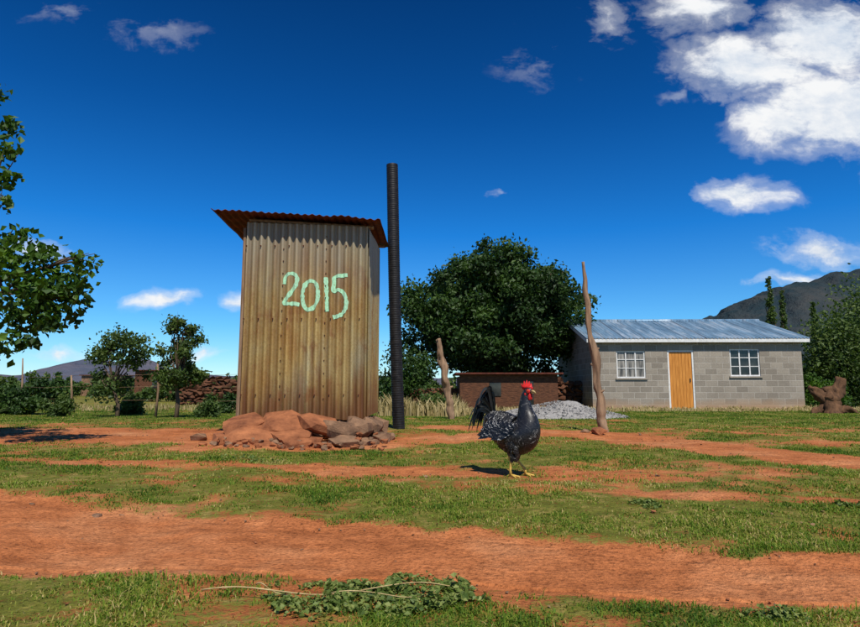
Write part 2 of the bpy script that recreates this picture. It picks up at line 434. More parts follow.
for k,(st,cl) in enumerate(strokes):
    P=ctl([(xpx(a),zpx(b)) for a,b in st],bool(cl),22); o=len(V)
    for i,p in enumerate(P):
        t=(P[(i+1)%len(P)] if cl else P[min(i+1,len(P)-1)])-(P[i-1] if (i or cl) else P[0])
        if t.length<1e-6: t=Vector((1,0))
        t.normalize(); nr=Vector((-t.y,t.x))
        w=.022*(1+.45*mnoise.noise(Vector((p.x*30,p.y*30,k))))
        for j in range(9):
            q=p+nr*w*(j/4-1)
            dent=.008*mnoise.noise(Vector((q.x*1.7,q.y*1.3,3.1)))
            so=sum(.004 for s in (.46,.96) if q.x>s)
            V.append((q.x,-(cor(q.x)+dent+so)-.0035-k*.0004,q.y))
    for i in range(len(P)-1):
        for j in range(8):
            a=o+i*9+j; F.append((a,a+1,a+10,a+9))
npmesh('painted_number_2015',V,F,M_mint,None,True,oh)
# stone platform
mb=MB()
k=0
def rk(x,y,z,sx,sy,sz,m=0,rot=None,n=16):
    global k; k+=1; rockgeo(mb,(x,y,z),sx,sy,sz,m,1000+k,n,rot)
for i in range(46):
    a=random.random(); x=-2.0+1.3*a; y=random.uniform(6.8,8.3)
    rk(x,y,.17,.24,.2,.2,random.randint(0,1))
for (x,y,z,sx,sy,sz,m,r) in [
  (-1.98,6.6,.24,.32,.28,.12,0,(.35,-.12,.2)),(-1.58,6.53,.25,.34,.28,.12,0,(.4,.1,-.2)),(-1.78,6.36,.13,.40,.26,.11,0,(.35,.05,.1)),
  (-1.42,6.36,.13,.28,.22,.11,0,(.3,-.1,.6)),(-1.2,6.55,.24,.28,.26,.12,0,(.3,.2,.4)),(-.95,6.5,.19,.22,.22,.15,1,(.2,.1,.9)),(-.76,6.65,.2,.2,.2,.14,1,(.1,.3,.2)),
  (-.66,6.9,.2,.16,.25,.13,1,(0,.3,0)),(-.62,7.3,.17,.16,.25,.14,1,(0,.2,.5)),(-1.3,6.26,.06,.30,.18,.10,0,(.25,.1,.3)),
  (-.88,6.30,.07,.22,.17,.11,1,(.1,.1,.3)),(-2.12,6.75,.2,.18,.26,.16,0,(.2,-.3,.2)),(-2.16,7.2,.14,.14,.3,.15,0,(0,-.3,.2)),
  (-1.08,6.2,.03,.15,.12,.08,0,(0,.1,.3)),(-2.12,6.45,.07,.22,.18,.11,0,(.1,.1,.3)),(-.54,6.75,.08,.14,.13,.10,1,(0,.1,.3)),
  (-1.6,6.17,.03,.26,.15,.08,0,(.2,0,0)),(-1.92,6.24,.05,.22,.14,.09,0,(.2,0,.4)),(-.66,6.45,.04,.16,.12,.09,1,(.1,0,.4)),(-.5,7.0,.07,.12,.12,.08,1,(.1,0,.4))]:
    rk(x,y,z+.03,sx,sy,sz,m,r,26)
for i in range(110):
    x=random.uniform(-2.2,-.45); y=random.uniform(5.98,6.5); s=random.uniform(.015,.05)
    rk(x,y,h1(x,y)+.10*max(0,(y-6.0)/.5)+s*.3,s*1.3,s,s*.8,random.randint(0,1))
mb.obj('rock_pile',[M_rock,M_rock2],None,False,.012)
def one_rock(name,x,y,s,m,seed):
    b_=MB(); rockgeo(b_,(0,0,0),s*1.2,s,s*.75,0,seed,22); o=b_.obj(name,[m],None,False,.006); o.location=(x,y,h1(x,y)+s*.25)
one_rock('rock',-2.63,6.95,.10,M_rock2,5); one_rock('rock',-2.35,6.3,.05,M_rock,6)
one_rock('rock',2.14,7.7,.11,M_rock,8); one_rock('rock',2.0,7.9,.07,M_rock2,9)
one_rock('rock',-1.72,3.2,.028,M_rock2,10); one_rock('rock',.95,8.2,.07,M_rock2,12)
# ---------------------------------------------------------------- vent pipe
m,t,b=newmat('black_ribbed_plastic'); nn=t.noise(t.obj(),18,5,.6)
t.link(t.ramp(nn,[(.35,(.006,.006,.007)),(.7,(.022,.020,.019))]),b.inputs['Base Color']); b.inputs['Roughness'].default_value=.5; M_black=m
mb=MB(); P=[];R=[]; h0=h1(-.42,8.5); n=120
for i in range(n*4+1):
    u=i/(n*4); z=-.1+u*(3.92-h0+.1)
    P.append((-.135*u-.01*math.sin(u*4),0,z)); R.append(.085+.0018*math.sin(2*math.pi*i/4+.4))
mb.tube(P,R,20); o=mb.obj('vent_pipe',[M_black],None,True); o.location=(-.43,8.5,h0)
# ---------------------------------------------------------------- posts
def post(name,x,y,pts,rs,sd):
    mb=MB(); P=[];R=[]
    n=40
    for i in range(n+1):
        u=i/n*(len(pts)-1); k=min(int(u),len(pts)-2); f=u-k
        p=Vector(pts[k]).lerp(Vector(pts[k+1]),f); r=rs[k]*(1-f)+rs[k+1]*f
        r*=1+.25*mnoise.noise(Vector((i*.5,sd,3)))
        q=Vector((mnoise.noise(Vector((i*.22,sd,0))),mnoise.noise(Vector((i*.22,sd,9))),0))*.035
        P.append(p+q);R.append(r)
    mb.tube(P,R,12,0,.9)
    for j in range(3):
        i=random.randint(8,n-6); a=random.choice((-1,1)); mb.tube([P[i],P[i]+Vector((a*R[i]*1.5,-.01,.04))],[R[i]*.5,R[i]*.2],7)
    o=mb.obj(name,[M_wood_grey],None,True); o.location=(x,y,h1(x,y))
post('wooden_post',2.25,8.1,[(.04,0,-.1),(.02,0,.3),(-.03,0,1.0),(-.10,0,1.7),(-.155,0,2.30)],[.068,.056,.048,.034,.016],1.3)
post('wooden_post',.36,11.4,[(.03,0,-.1),(-.01,0,.4),(-.12,0,1.0),(-.21,0,1.5)],[.06,.065,.065,.05],4.2)
# ---------------------------------------------------------------- block house
def blockmat():
    m,t,b=newmat('concrete_blocks')
    o=t.obj(); sp=t.new('ShaderNodeSeparateXYZ'); t.link(o,sp.inputs[0])
    cb=t.new('ShaderNodeCombineXYZ'); t.link(t.math('ADD',sp.outputs[0],sp.outputs[1]),cb.inputs[0]); t.link(sp.outputs[2],cb.inputs[1])
    br=t.new('ShaderNodeTexBrick'); t.link(cb.outputs[0],br.inputs['Vector'])
    br.inputs['Scale'].default_value=1; br.inputs['Brick Width'].default_value=.40; br.inputs['Row Height'].default_value=.20
    br.inputs['Mortar Size'].default_value=.012; br.inputs['Mortar Smooth'].default_value=.3; br.inputs['Bias'].default_value=-.1
    br.inputs['Color1'].default_value=(.25,.215,.17,1); br.inputs['Color2'].default_value=(.37,.32,.255,1); br.inputs['Mortar'].default_value=(.43,.385,.32,1)
    n=t.noise(o,22,5,.7); n2=t.noise(o,.9,5,.6)
    c=t.mix(.55,br.outputs[0],t.ramp(n,[(.3,(.6,.6,.6)),(.7,(1.2,1.2,1.2))]),'MULTIPLY')
    c=t.mix(.6,c,t.ramp(n2,[(.3,(.72,.7,.68)),(.7,(1.15,1.15,1.15))]),'MULTIPLY')
    lo=t.math('ADD',sp.outputs[2],t.math('MULTIPLY',t.math('SUBTRACT',n2,.5),.5))
    c=t.mix(t.ramp(lo,[(.1,.75),(.4,0.)]),c,(.40,.24,.13))
    t.link(c,b.inputs['Base Color']); b.inputs['Roughness'].default_value=.9
    hh=t.math('ADD',t.math('MULTIPLY',br.outputs['Fac'],-1.),t.math('MULTIPLY',n,.4))
    t.link(t.bump(hh,.7,.012),b.inputs['Normal']); return m
M_block=blockmat()
M_white=simple('white_painted_wood',(.55,.54,.50),(.78,.77,.74),12,.5,(1,1,1),.1,.002)
m,t,b=newmat('dark_window_glass'); b.inputs['Roughness'].default_value=.08; b.inputs['Specular IOR Level'].default_value=.5
nn=t.noise(t.obj(),2.5,3,.5); t.link(t.ramp(nn,[(.4,(.008,.01,.012)),(.7,(.05,.05,.045))]),b.inputs['Base Color']); M_glass=m
m,t,b=newmat('curtained_glass'); nn=t.noise(t.mapping(t.obj(),(6,1,.6)),2.2,4,.5); t.link(t.ramp(nn,[(.35,(.05,.05,.05)),(.55,(.25,.23,.2)),(.8,(.5,.46,.4))]),b.inputs['Base Color']); b.inputs['Roughness'].default_value=.15; M_curt=m
M_door=simple('varnished_pine',(.42,.15,.022),(.68,.29,.06),5,.45,(5,5,.5),.2,.004)
m,t,b=newmat('galvanised_roof_sheet'); o_=t.obj(); sp=t.new('ShaderNodeSeparateXYZ'); t.link(o_,sp.inputs[0])
nn=t.noise(t.mapping(o_,(1.6,.12,1)),2.2,4,.6); n2=t.noise(t.mapping(o_,(9,.4,1)),2,4,.6)
c=t.ramp(nn,[(.3,(.12,.21,.30)),(.5,(.20,.32,.43)),(.68,(.42,.50,.57))]); c=t.mix(.6,c,t.ramp(n2,[(.35,(.5,.5,.5)),(.6,(1.15,1.15,1.15))]),'MULTIPLY')
lap=t.math('FRACT',t.math('MULTIPLY',t.math('ADD',sp.outputs[0],1.),1.45))
c=t.mix(t.ramp(lap,[(0,.55),(.06,.55),(.07,0.)]),c,(.08,.09,.11))
t.link(c,b.inputs['Base Color']); b.inputs['Metallic'].default_value=.3; b.inputs['Roughness'].default_value=.42; M_roof=m
hs=empty('concrete_block_house',(5.48,20.4,-.08),math.radians(-1.2))
L=7.05;DW=5.9;WH=2.42;RG=3.30
wins=[(.84,1.81,1.08,2.0),(4.65,5.65,1.14,2.06)]; door=(2.56,3.44,.0,2.02)
mb=MB()
xs=[0,.84,1.81,2.56,3.44,4.65,5.65,L]
T=.16
for i in range(7):
    x0,x1=xs[i],xs[i+1]
    if i in(1,5):
        w=wins[0] if i==1 else wins[1]; mb.box(x0,x1,0,T,-.3,w[2]); mb.box(x0,x1,0,T,w[3],WH)
    elif i==3: mb.box(x0,x1,0,T,-.3,.02); mb.box(x0,x1,0,T,door[3],WH)
    else: mb.box(x0,x1,0,T,-.3,WH)
mb.box(0,L,DW-T,DW,-.3,WH)
for x0,x1 in ((0,T),(L-T,L)):
    V=[(x0,T,-.3),(x1,T,-.3),(x1,DW-T,-.3),(x0,DW-T,-.3),(x0,T,WH),(x1,T,WH),(x1,DW-T,WH),(x0,DW-T,WH),(x0,DW/2,RG-.06),(x1,DW/2,RG-.06)]
    mb.add(V,[(0,3,2,1),(0,1,5,4),(2,3,7,6),(0,4,8,7,3),(1,2,6,9,5),(4,5,9,8),(6,7,8,9)])
mb.obj('walls',[M_block],hs)
mb=MB()
def window(w,curt):
    x0,x1,z0,z1=w; f=.045
    mb.box(x0+.001,x1-.001,.03,.09,z0+.001,z0+f);mb.box(x0+.001,x1-.001,.03,.09,z1-f,z1-.001)
    mb.box(x0+.001,x0+f,.03,.09,z0+f,z1-f);mb.box(x1-f,x1-.001,.03,.09,z0+f,z1-f)
    for k in (1,2):
        xx=x0+(x1-x0)*k/3; mb.box(xx-.02,xx+.02,.035,.085,z0+f,z1-f)
    e=[x0+f,x0+(x1-x0)/3-.02,x0+(x1-x0)/3+.02,x0+(x1-x0)*2/3-.02,x0+(x1-x0)*2/3+.02,x1-f]
    for zz in (z0+(z1-z0)*.36,z0+(z1-z0)*.68):
        for k in (0,2,4): mb.box(e[k],e[k+1],.038,.082,zz-.012,zz+.012)
    mb.box(x0+f-.003,x1-f+.003,.06,.066,z0+f-.003,z1-f+.003,curt)
    mb.box(x0-.05,x1+.05,-.05,.028,z0-.05,z0-.002,3)
window(wins[0],2);window(wins[1],1)
mb.obj('windows',[M_white,M_glass,M_curt,M_block],hs)
mb=MB(); x0,x1,z0,z1=door
mb.box(x0+.001,x0+.06,.02,.1,.021,z1-.001);mb.box(x1-.06,x1-.001,.02,.1,.021,z1-.001);mb.box(x0+.06,x1-.06,.02,.1,z1-.06,z1-.001)
nb=7; ww=(x1-x0-.12)/nb
for k in range(nb): mb.box(x0+.06+k*ww+.004,x0+.06+(k+1)*ww-.004,.05,.08,.022,z1-.061,1)
mb.box(x0+.061,x1-.061,.07,.075,.023,z1-.062,1)
mb.box(x1-.15,x1-.12,.02,.05,.95,1.07,2)
mb.obj('door',[M_white,M_door,M_glass],hs)
mb=MB(); ov=.2; ev=.22; sl=(RG-WH)/(DW/2)
npx=int((L+2*ov)/.12)
for side in (0,1):
    V=[];F=[]; nu=npx*4
    for i in range(nu+1):
        x=-ov+(L+2*ov)*i/nu; a=.016*math.cos(2*math.pi*i/4)
        if side==0: V+=[(x,-ev,WH-sl*ev+.05+a),(x,DW/2,RG+.05+a)]
        else: V+=[(x,DW+ev,WH-sl*ev+.05+a),(x,DW/2,RG+.05+a)]
    for i in range(nu): F.append((2*i,2*i+2,2*i+3,2*i+1))
    mb.add(V,F)
mb.tube([(-ov,DW/2,RG+.055),(L+ov,DW/2,RG+.055)],[.06,.06],10)
mb.obj('roof',[M_roof],hs,True)
mb=MB()
mb.box(-ov+.01,L+ov-.01,-ev+.012,-ev+.035,WH-sl*ev-.08,WH-sl*ev+.034)
for xx in (-ov+.005,L+ov-.03):
    for s in (0,1):
        ya=-ev+.036 if s==0 else DW+ev-.036; 
        V=[(xx,ya,WH-sl*ev-.08),(xx+.025,ya,WH-sl*ev-.08),(xx+.025,ya,WH-sl*ev+.04),(xx,ya,WH-sl*ev+.04),
           (xx,DW/2,RG-.09),(xx+.025,DW/2,RG-.09),(xx+.025,DW/2,RG+.036),(xx,DW/2,RG+.036)]
        mb.add(V,[(0,1,2,3),(7,6,5,4),(0,4,5,1),(1,5,6,2),(2,6,7,3),(3,7,4,0)])
mb.obj('fascia_boards',[M_white],hs)
# ---------------------------------------------------------------- trees
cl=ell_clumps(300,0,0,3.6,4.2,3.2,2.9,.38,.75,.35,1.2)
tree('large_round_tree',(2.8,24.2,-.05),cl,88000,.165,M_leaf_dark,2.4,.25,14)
man=[(-4.0,6,1.6,.36),(-3.72,6.1,1.75,.22),(-4.2,6.1,1.3,.28),(-3.5,6,1.9,.14),(-3.95,6,1.95,.2),(-4.3,6,1.9,.3),(-4.32,6.2,2.2,.14),(-3.55,5.9,1.6,.13),(-3.8,6,1.3,.2),(-4.3,6,1.0,.18),(-4.05,6,1.05,.14),(-4.1,6.3,1.5,.35),(-3.8,6.2,1.55,.25),
 (-4.40,6,2.5,.10),(-4.42,6,2.75,.14),(-4.44,6,3.05,.16),(-4.5,6.1,3.4,.15),(-4.6,6,3.7,.14)]
man=[(a+5.3,b-6.1,c,d) for a,b,c,d in man]+ell_clumps(60,-.3,0,2.5,1.1,1.2,1.6,.2,.4,.5,.8)
man=[c for c in man if not (c[0]>.62 and c[2]>2.3 and c[3]>.17)]
tree('leafy_tree',(-5.3,6.1,.05),man,15000,.08,M_leaf_bright,1.7,.09,20,(.1,0),.75)
def sapling(name,x,y,h,w,n,mat,ls,sp=14):
    cl=[]
    for i in range(sp):
        z=h*random.uniform(.3,1); k=math.sin(min(1,max(0,(z/h-.15)/.85))*math.pi*.93)**.7
        cl.append((random.uniform(-1,1)*w*k*.8,random.uniform(-1,1)*w*k*.8,z,random.uniform(.12,.26)*w/.55))
    cl+= [(w*.1,0,h*.97,.10),(-w*.3,0,h*.9,.12)]
    tree(name,(x,y,h1(x,y)),cl,n,ls,mat,h*.45,.04,sp,(random.uniform(-.15,.15),0))
sapling('small_tree',-7.2,14,1.9,.75,3400,M_leaf_olive,.085,20)
sapling('small_tree',-5.35,12.8,2.05,.5,4600,M_leaf_olive,.08,30)
def bush(name,x,y,rx_,rz_,n,mat,ls,nc=14,ry=None):
    cl=ell_clumps(nc,0,0,rz_*.45,rx_*.85,(ry or rx_)*.8,rz_*.6,rz_*.22,rz_*.36,.5,.02)
    p,r=clump_pts(cl,n); kk=p[:,2]>-.05; p=p[kk]; r=r[kk]
    V,F=leaves_arr(p,ls); e=npmesh(name,V,F,mat,{'rnd':np.repeat(r,4)}); e.location=(x,y,h1(x,y)); return e
bush('bush',-8.6,14,.45,.55,2500,M_leaf_olive,.07)
bush('bush',-10.5,15.5,.9,.6,3500,M_leaf_dark,.09)
bush('bush',-7.6,15.5,.6,.55,3000,M_leaf_olive,.08)
bush('bush',-4.6,12.5,.35,.4,1500,M_leaf_olive,.06)
bush('bush',-5.8,17,.8,.6,2600,M_leaf_dark,.08)
bush('bush',.1,15,.45,.6,2200,M_leaf_olive,.08)
bush('bush',16.0,23.5,1.9,3.2,13000,M_leaf_olive,.14,40)
bush('bush',18.6,24.5,2.3,4.6,15000,M_leaf_olive,.15,40)
bush('bush',14.0,25,1.3,2.0,5000,M_leaf_bright,.13,20)
bush('bush',13.9,21.5,1.1,1.2,5000,M_leaf_bright,.11,18)
bush('bush',14.2,16,.9,.3,2500,M_leaf_bright,.07,14)
bush('bush',-.9,22,1.4,2.1,7000,M_leaf_dark,.12,30)
def hedge(name,pts,hgt,wid,n,mat,ls):
    cs=[]
    for (a,b) in zip(pts[:-1],pts[1:]):
        Ld=math.hypot(b[0]-a[0],b[1]-a[1]); k=int(Ld/(wid*.5))
        for i in range(k):
            u=(i+random.random())/k; hh=hgt*(.3+1.1*float(fbm(i*.31+a[0],a[1],2,2)))
            for z in np.arange(wid*.3,hh,wid*.5):
                cs.append((a[0]+(b[0]-a[0])*u+random.uniform(-.4,.4)*wid,a[1]+(b[1]-a[1])*u+random.uniform(-.6,.6)*wid,z,wid*random.uniform(.3,.55)))
    p,r=clump_pts(cs,n); V,F=leaves_arr(p,ls); return npmesh(name,V,F,mat,{'rnd':np.repeat(r,4)})
hedge('hedge',[(-34,32),(-18,30)],1.3,.7,12000,M_leaf_dark,.2)
hedge('hedge',[(-16,33),(-4,32)],1.0,.6,9000,M_leaf_olive,.18)
hedge('hedge',[(-60,54),(-20,52),(20,54),(60,50)],1.7,1.0,20000,M_leaf_olive,.35)
hedge('hedge',[(17,30),(30,30)],3.6,1.2,10000,M_leaf_dark,.25)
hedge('distant_trees',[(-140,150),(-40,170),(60,160),(170,150)],4,2.4,18000,M_leaf_dark,1.0)
for (x,y,h,w) in ((22.9,40,8.2,.5),(24.3,41,7.4,.5),(25.8,40,6.4,.6)):
    cl=[]
    for z in np.arange(.8,h,.13):
        q=(1.15-.95*z/h); cl.append((random.uniform(-1,1)*w*.55*q,random.uniform(-1,1)*w*.5*q,z,w*random.uniform(.4,.65)*(q+.25)))
    tree('poplar_tree',(x,y,0),cl,6500,.15,M_leaf_olive,h*.8,.1,10)
def dry(name,x0,x1,y0,y1,n,h):
    x=rng.uniform(x0,x1,n);y=rng.uniform(y0,y1,n);z=H(x,y);hh=h*(.4+.8*rng.random(n))*(.3+1.2*fbm(x*1.3,y*1.3,2,1))
    an=rng.uniform(0,6.28,n);l=rng.random(n)*.45;w=.010+.010*rng.random(n)
    p=np.stack([x,y,z],1);s=np.stack([w,0*w,0*w],1);mid=p+np.stack([np.cos(an)*l*hh*.4,np.sin(an)*l*hh*.4,hh*.6],1);tip=p+np.stack([np.cos(an)*l*hh*1.5,np.sin(an)*l*hh*1.5,hh],1)
    V=np.stack([p-s,p+s,mid+s,mid-s,tip],1).reshape(-1,3);i=np.arange(n)*5
    F=np.concatenate([np.stack([i,i+1,i+2],1),np.stack([i,i+2,i+3],1),np.stack([i+3,i+2,i+4],1)])
    npmesh(name,V,F,M_leaf_dry,{'rnd':np.repeat(rng.random(n),5)})
dry('dry_grass',-1.2,.8,13.5,18,2200,.38)
dry('dry_grass',.8,2.6,14.5,18,900,.18)
dry('dry_grass',3.5,5.6,17,20,1000,.16)
dry('dry_grass',-16,-4,19,24,1200,.18)
dry('dry_grass',5.2,14,18.5,20.2,1500,.14)
def agave(x,y,s):
    V=[];F=[]
    for i in range(26):
        a=i*2.4; el=random.uniform(.3,1.3); L_=s*random.uniform(.7,1.1); w=s*.07
        d=Vector((math.cos(a)*math.cos(el),math.sin(a)*math.cos(el),math.sin(el))); sd=Vector((-math.sin(a),math.cos(a),0))
        o=len(V); V+=[d*0-sd*w*.6,sd*w*.6,d*L_*.5+sd*w,d*L_*.5-sd*w,d*L_+Vector((0,0,-.12*s))]
        F+=[(o,o+1,o+2),(o,o+2,o+3),(o+3,o+2,o+4)]
    o=npmesh('agave_plant',[tuple(v) for v in V],[f for f in F],M_weed,{'rnd':np.repeat(rng.random(26)*.5,5)}); o.location=(x,y,h1(x,y))
agave(-11.2,16,.75);agave(-10.3,15.6,.6);agave(-11.9,16.5,.8);agave(-9.8,13.6,.45)
def stonewall(name,x0,x1,y,h,mat=None,bs=.3):
    mb=MB();z=0
    while z<h:
        x=x0+random.uniform(-.1,.1)
        while x<x1:
            w=bs*random.uniform(.6,1.4)
            if z+bs*.5<h*(.75+.5*float(vn((x-x0)*.7,y,3))): rockgeo(mb,(x+w/2,y+random.uniform(-.03,.03),z+bs*.28),w*.8,.26,bs*.5,0,int(x*100)+int(z*50),12,(0,0,random.uniform(-.1,.1)))
            x+=w
        z+=bs*.45
    o=mb.obj(name,[mat or M_redwall]); o.location[2]=-.05; return o
stonewall('stone_wall',-11.2,-8.2,27,1.2)
stonewall('stone_wall',-.6,.9,21.5,.8)
stonewall('stone_wall',4.3,5.3,22,1.0)
def hut(name,x,y,w,h,mat,dp=3.):
    e=empty(name,(x,y,0)); mb=MB()
    mb.box(0,w,0,.3,-.2,h);mb.box(0,.3,.3,dp,-.2,h*.95);mb.box(w-.3,w,.3,dp,-.2,h*.95);mb.box(0,w,dp,dp+.3,-.2,h*.95)
    mb.box(w*.3,w*.42,-.03,-.002,h*.35,h*.75,1); mb.box(w*.65,w*.75,-.03,-.002,0,h*.8,1)
    mb.obj('walls',[mat,M_glass],e,False,.03)
    mb=MB(); mb.box(-.15,w+.15,-.2,dp+.5,h+.003,h+.06); mb.obj('roof',[M_rustroof],e)
hut('brick_hut',-22.5,46,4.5,2.0,M_redwall); hut('stone_hut',-33.5,58,3.4,1.9,M_rock2)
hut('low_brick_shed',1.0,20.3,3.3,1.12,M_redwall,1.9)
mb=MB()
fp=[(-11.5,17),(-8.9,15.0),(-6.05,13.4),(-3.6,13)]
for i,(x,y) in enumerate(fp):
    z=h1(x,y); hh=[1.5,1.0,1.2,1.0][i]; mb.tube([(x,y,z-.1),(x+.03,y,z+hh*.5),(x-.02,y,z+hh)],[.028,.024,.018],7,0,.3)
for h in (.35,.65,.92):
    for a,b in zip(fp[:-1],fp[1:]): mb.tube([(a[0],a[1],h+.05),((a[0]+b[0])/2,(a[1]+b[1])/2,h+.02),(b[0],b[1],h+.05)],[.003]*3,4)
mb.obj('wire_fence',[M_wood_grey],None,True)
mb=MB()
def tw(P,R,n=14):
    pp=[];rr=[]
    for i in range((len(P)-1)*5+1):
        u=i/5;k=min(int(u),len(P)-2);f=u-k; p=Vector(P[k]).lerp(Vector(P[k+1]),f)
        p+=Vector((mnoise.noise(Vector((u*1.3,P[0][0]*5,1))),0,mnoise.noise(Vector((u*1.3,2,P[0][0]*5)))))*.05; pp.append(p); rr.append((R[k]*(1-f)+R[k+1]*f)*(1+.25*mnoise.noise(Vector((u*2,5,P[0][2])))))
    mb.tube(pp,rr,n,0,.9)
tw([(0,0,-.1),(.0,0,.2),(.08,0,.45),(.0,0,.72)],[.36,.25,.24,.12])
tw([(.05,0,.3),(.3,0,.6),(.44,0,1.0)],[.2,.17,.08])
tw([(0,0,.3),(-.28,0,.52),(-.46,.05,.74)],[.18,.14,.07])
tw([(.1,0,.1),(.5,-.1,.1),(.75,-.15,-.02)],[.16,.1,.04]); tw([(-.1,0,.1),(-.4,-.1,.06),(-.6,-.2,-.03)],[.14,.09,.04])
o=mb.obj('tree_stump',[M_stump],None,True); o.location=(11.15,17,-.02)
mb=MB(); V=[];F=[]; n=60
for i in range(n+1):
    for j in range(n+1):
        x=(i/n-.5)*3.4;y=(j/n-.5)*3; r=math.hypot(x/1.5,y/1.3)
        V.append((x,y,.36*max(0,1-r)**.8*(1+.5*mnoise.noise(Vector((x*1.5,y*1.5,0))))-.02+.02*mnoise.noise(Vector((x*9,y*9,0)))))
for i in range(n):
    for j in range(n): a=i*(n+1)+j; F.append((a,a+n+1,a+n+2,a+1))
mb.add(V,F)
for i in range(1500):
    a=random.random()*6.28; q=random.random()**.6*1.05; x=1.5*q*math.cos(a);y=1.3*q*math.sin(a); s=random.uniform(.012,.03)
    rockgeo(mb,(x,y,.36*max(0,1-q)**.8+.005),s,s,s*.8,0,i,8)
o=mb.obj('gravel_pile',[M_gravel]); o.location=(2.65,12.6,h1(2.65,12.6)-.03)
# ---------------------------------------------------------------- mountains
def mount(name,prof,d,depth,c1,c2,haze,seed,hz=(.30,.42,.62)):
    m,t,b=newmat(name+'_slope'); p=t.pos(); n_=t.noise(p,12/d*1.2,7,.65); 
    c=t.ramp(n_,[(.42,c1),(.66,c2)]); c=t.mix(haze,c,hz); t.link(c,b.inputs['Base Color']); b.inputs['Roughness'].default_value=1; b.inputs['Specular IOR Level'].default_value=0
    t.link(t.bump(n_,1.,d*.02),b.inputs['Normal'])
    px=np.array([a for a,_ in prof],float); pz=np.array([z for _,z in prof],float)
    nx,ny=300,70; u=np.linspace(px[0],px[-1],nx)
    U,Vv=np.meshgrid(u,np.linspace(0,1.5,ny)); Zr=np.interp(U,px,pz)
    s=d/10.
    rid=1-np.abs(fbm(U/s*1.6,Vv*3+seed,5,1)*2-1)
    pv=np.sin(np.clip(Vv,0,1.5)*np.pi*.5); pv=np.clip(pv,0,1)**1.2
    Z=Zr*pv*(1-.45*(1-pv)*rid)+(fbm(U/s*6,Vv*7,4,2)-.5)*Zr.max()*.10*pv+(fbm(U/s*1.5,Vv*2,3,4)-.5)*Zr.max()*.12*pv
    V=np.stack([U,d-depth+depth*Vv,Z-1],-1).reshape(-1,3)
    ii=np.arange(nx*ny).reshape(ny,nx)
    F=np.stack([ii[:-1,:-1],ii[:-1,1:],ii[1:,1:],ii[1:,:-1]],-1).reshape(-1,4)
    npmesh(name,V,F,m,None,True)
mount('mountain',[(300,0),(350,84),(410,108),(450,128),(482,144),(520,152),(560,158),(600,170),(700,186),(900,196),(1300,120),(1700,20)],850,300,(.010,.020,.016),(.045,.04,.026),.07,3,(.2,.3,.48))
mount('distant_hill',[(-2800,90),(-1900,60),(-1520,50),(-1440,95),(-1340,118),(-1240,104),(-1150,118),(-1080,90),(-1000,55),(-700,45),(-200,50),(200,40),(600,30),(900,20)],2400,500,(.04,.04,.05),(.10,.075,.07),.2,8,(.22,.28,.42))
# ---------------------------------------------------------------- foreground weeds, stalks
def weeds(name,cx,cy,rx_,ry_,n,ls,seed=0):
    nn=n; a=rng.random(nn)*6.28;q=rng.random(nn)**.6; x=cx+np.cos(a)*q*rx_;y=cy+np.sin(a)*q*ry_
    f=fbm(x*11,y*11,2,seed)+.12*(1-q); k=f>.47; x=x[k];y=y[k];f=f[k]
    z=H(x,y)+.005+.09*(f-.47)*rng.random(len(x))
    V,F=leaves_arr(np.stack([x,y,z],1),ls,.6,.8,.55)
    npmesh(name,V,F,M_weed,{'rnd':np.repeat(rng.random(len(x)),4)})
weeds('broadleaf_weeds',-.20,2.0,.34,.20,2600,.017)
weeds('broadleaf_weeds',.03,2.0,.18,.12,900,.02,1)
weeds('broadleaf_weeds',-.25,1.85,.22,.10,700,.016,2)
weeds('broadleaf_weeds',1.17,3.35,.10,.09,260,.018,2)
weeds('broadleaf_weeds',2.35,3.3,.16,.15,500,.03,3)
weeds('broadleaf_weeds',.95,1.75,.12,.06,300,.014,4)
weeds('broadleaf_weeds',-1.5,5.1,.3,.15,200,.025,5)
mb=MB()
def stalk(P,r):
    pp=ctl([(a,b) for a,b in P],False,6); Q=[(p.x,p.y,h1(p.x,p.y)+.026+.010*math.sin(i*.5)) for i,p in enumerate(pp)]; mb.tube(Q,[r*(1-.5*i/len(Q)) for i in range(len(Q))],5)
stalk([(-.70,1.93),(-.45,1.92),(-.2,1.96),(.0,2.02),(.14,2.06)],.0026)
stalk([(-.55,1.99),(-.5,1.95),(-.42,1.92)],.0024); stalk([(-.3,1.92),(-.1,1.9),(.02,1.97)],.002)
m,t,b=newmat('dry_stalk_straw'); nn=t.noise(t.obj(),30,4,.6); t.link(t.ramp(nn,[(.3,(.28,.18,.07)),(.7,(.55,.42,.2))]),b.inputs['Base Color'])
mb.obj('dry_stalk',[m],None,True)
# ---------------------------------------------------------------- rooster
rs=empty('rooster',(.615,4.42,h1(.615,4.42)+.0),math.radians(-36))
m,t,b=newmat('barred_feathers')
uv=t.attr('fv'); r_=t.attr('rnd'); 
w=t.math('SINE',t.math('ADD',t.math('MULTIPLY',uv,17.),t.math('MULTIPLY',r_,6.)))
nz=t.noise(t.obj(),30,3,.6)
k_=t.math('MULTIPLY',t.ramp(w,[(.6,0.),(.85,1.)]),t.ramp(t.math('ADD',nz,t.math('MULTIPLY',t.math('SUBTRACT',t.attr('lite'),.5),.5)),[(.45,.04),(.64,1.)]))
t.link(t.mix(k_,(.008,.008,.010),(.50,.48,.44)),b.inputs['Base Color']); b.inputs['Roughness'].default_value=.4; b.inputs['Specular IOR Level'].default_value=.4; M_feather=m
m,t,b=newmat('tail_feathers'); r_=t.attr('rnd'); t.link(t.ramp(r_,[(0,(.006,.007,.008)),(.6,(.012,.016,.016)),(1,(.06,.06,.06))]),b.inputs['Base Color']); b.inputs['Roughness'].default_value=.35; M_tail=m
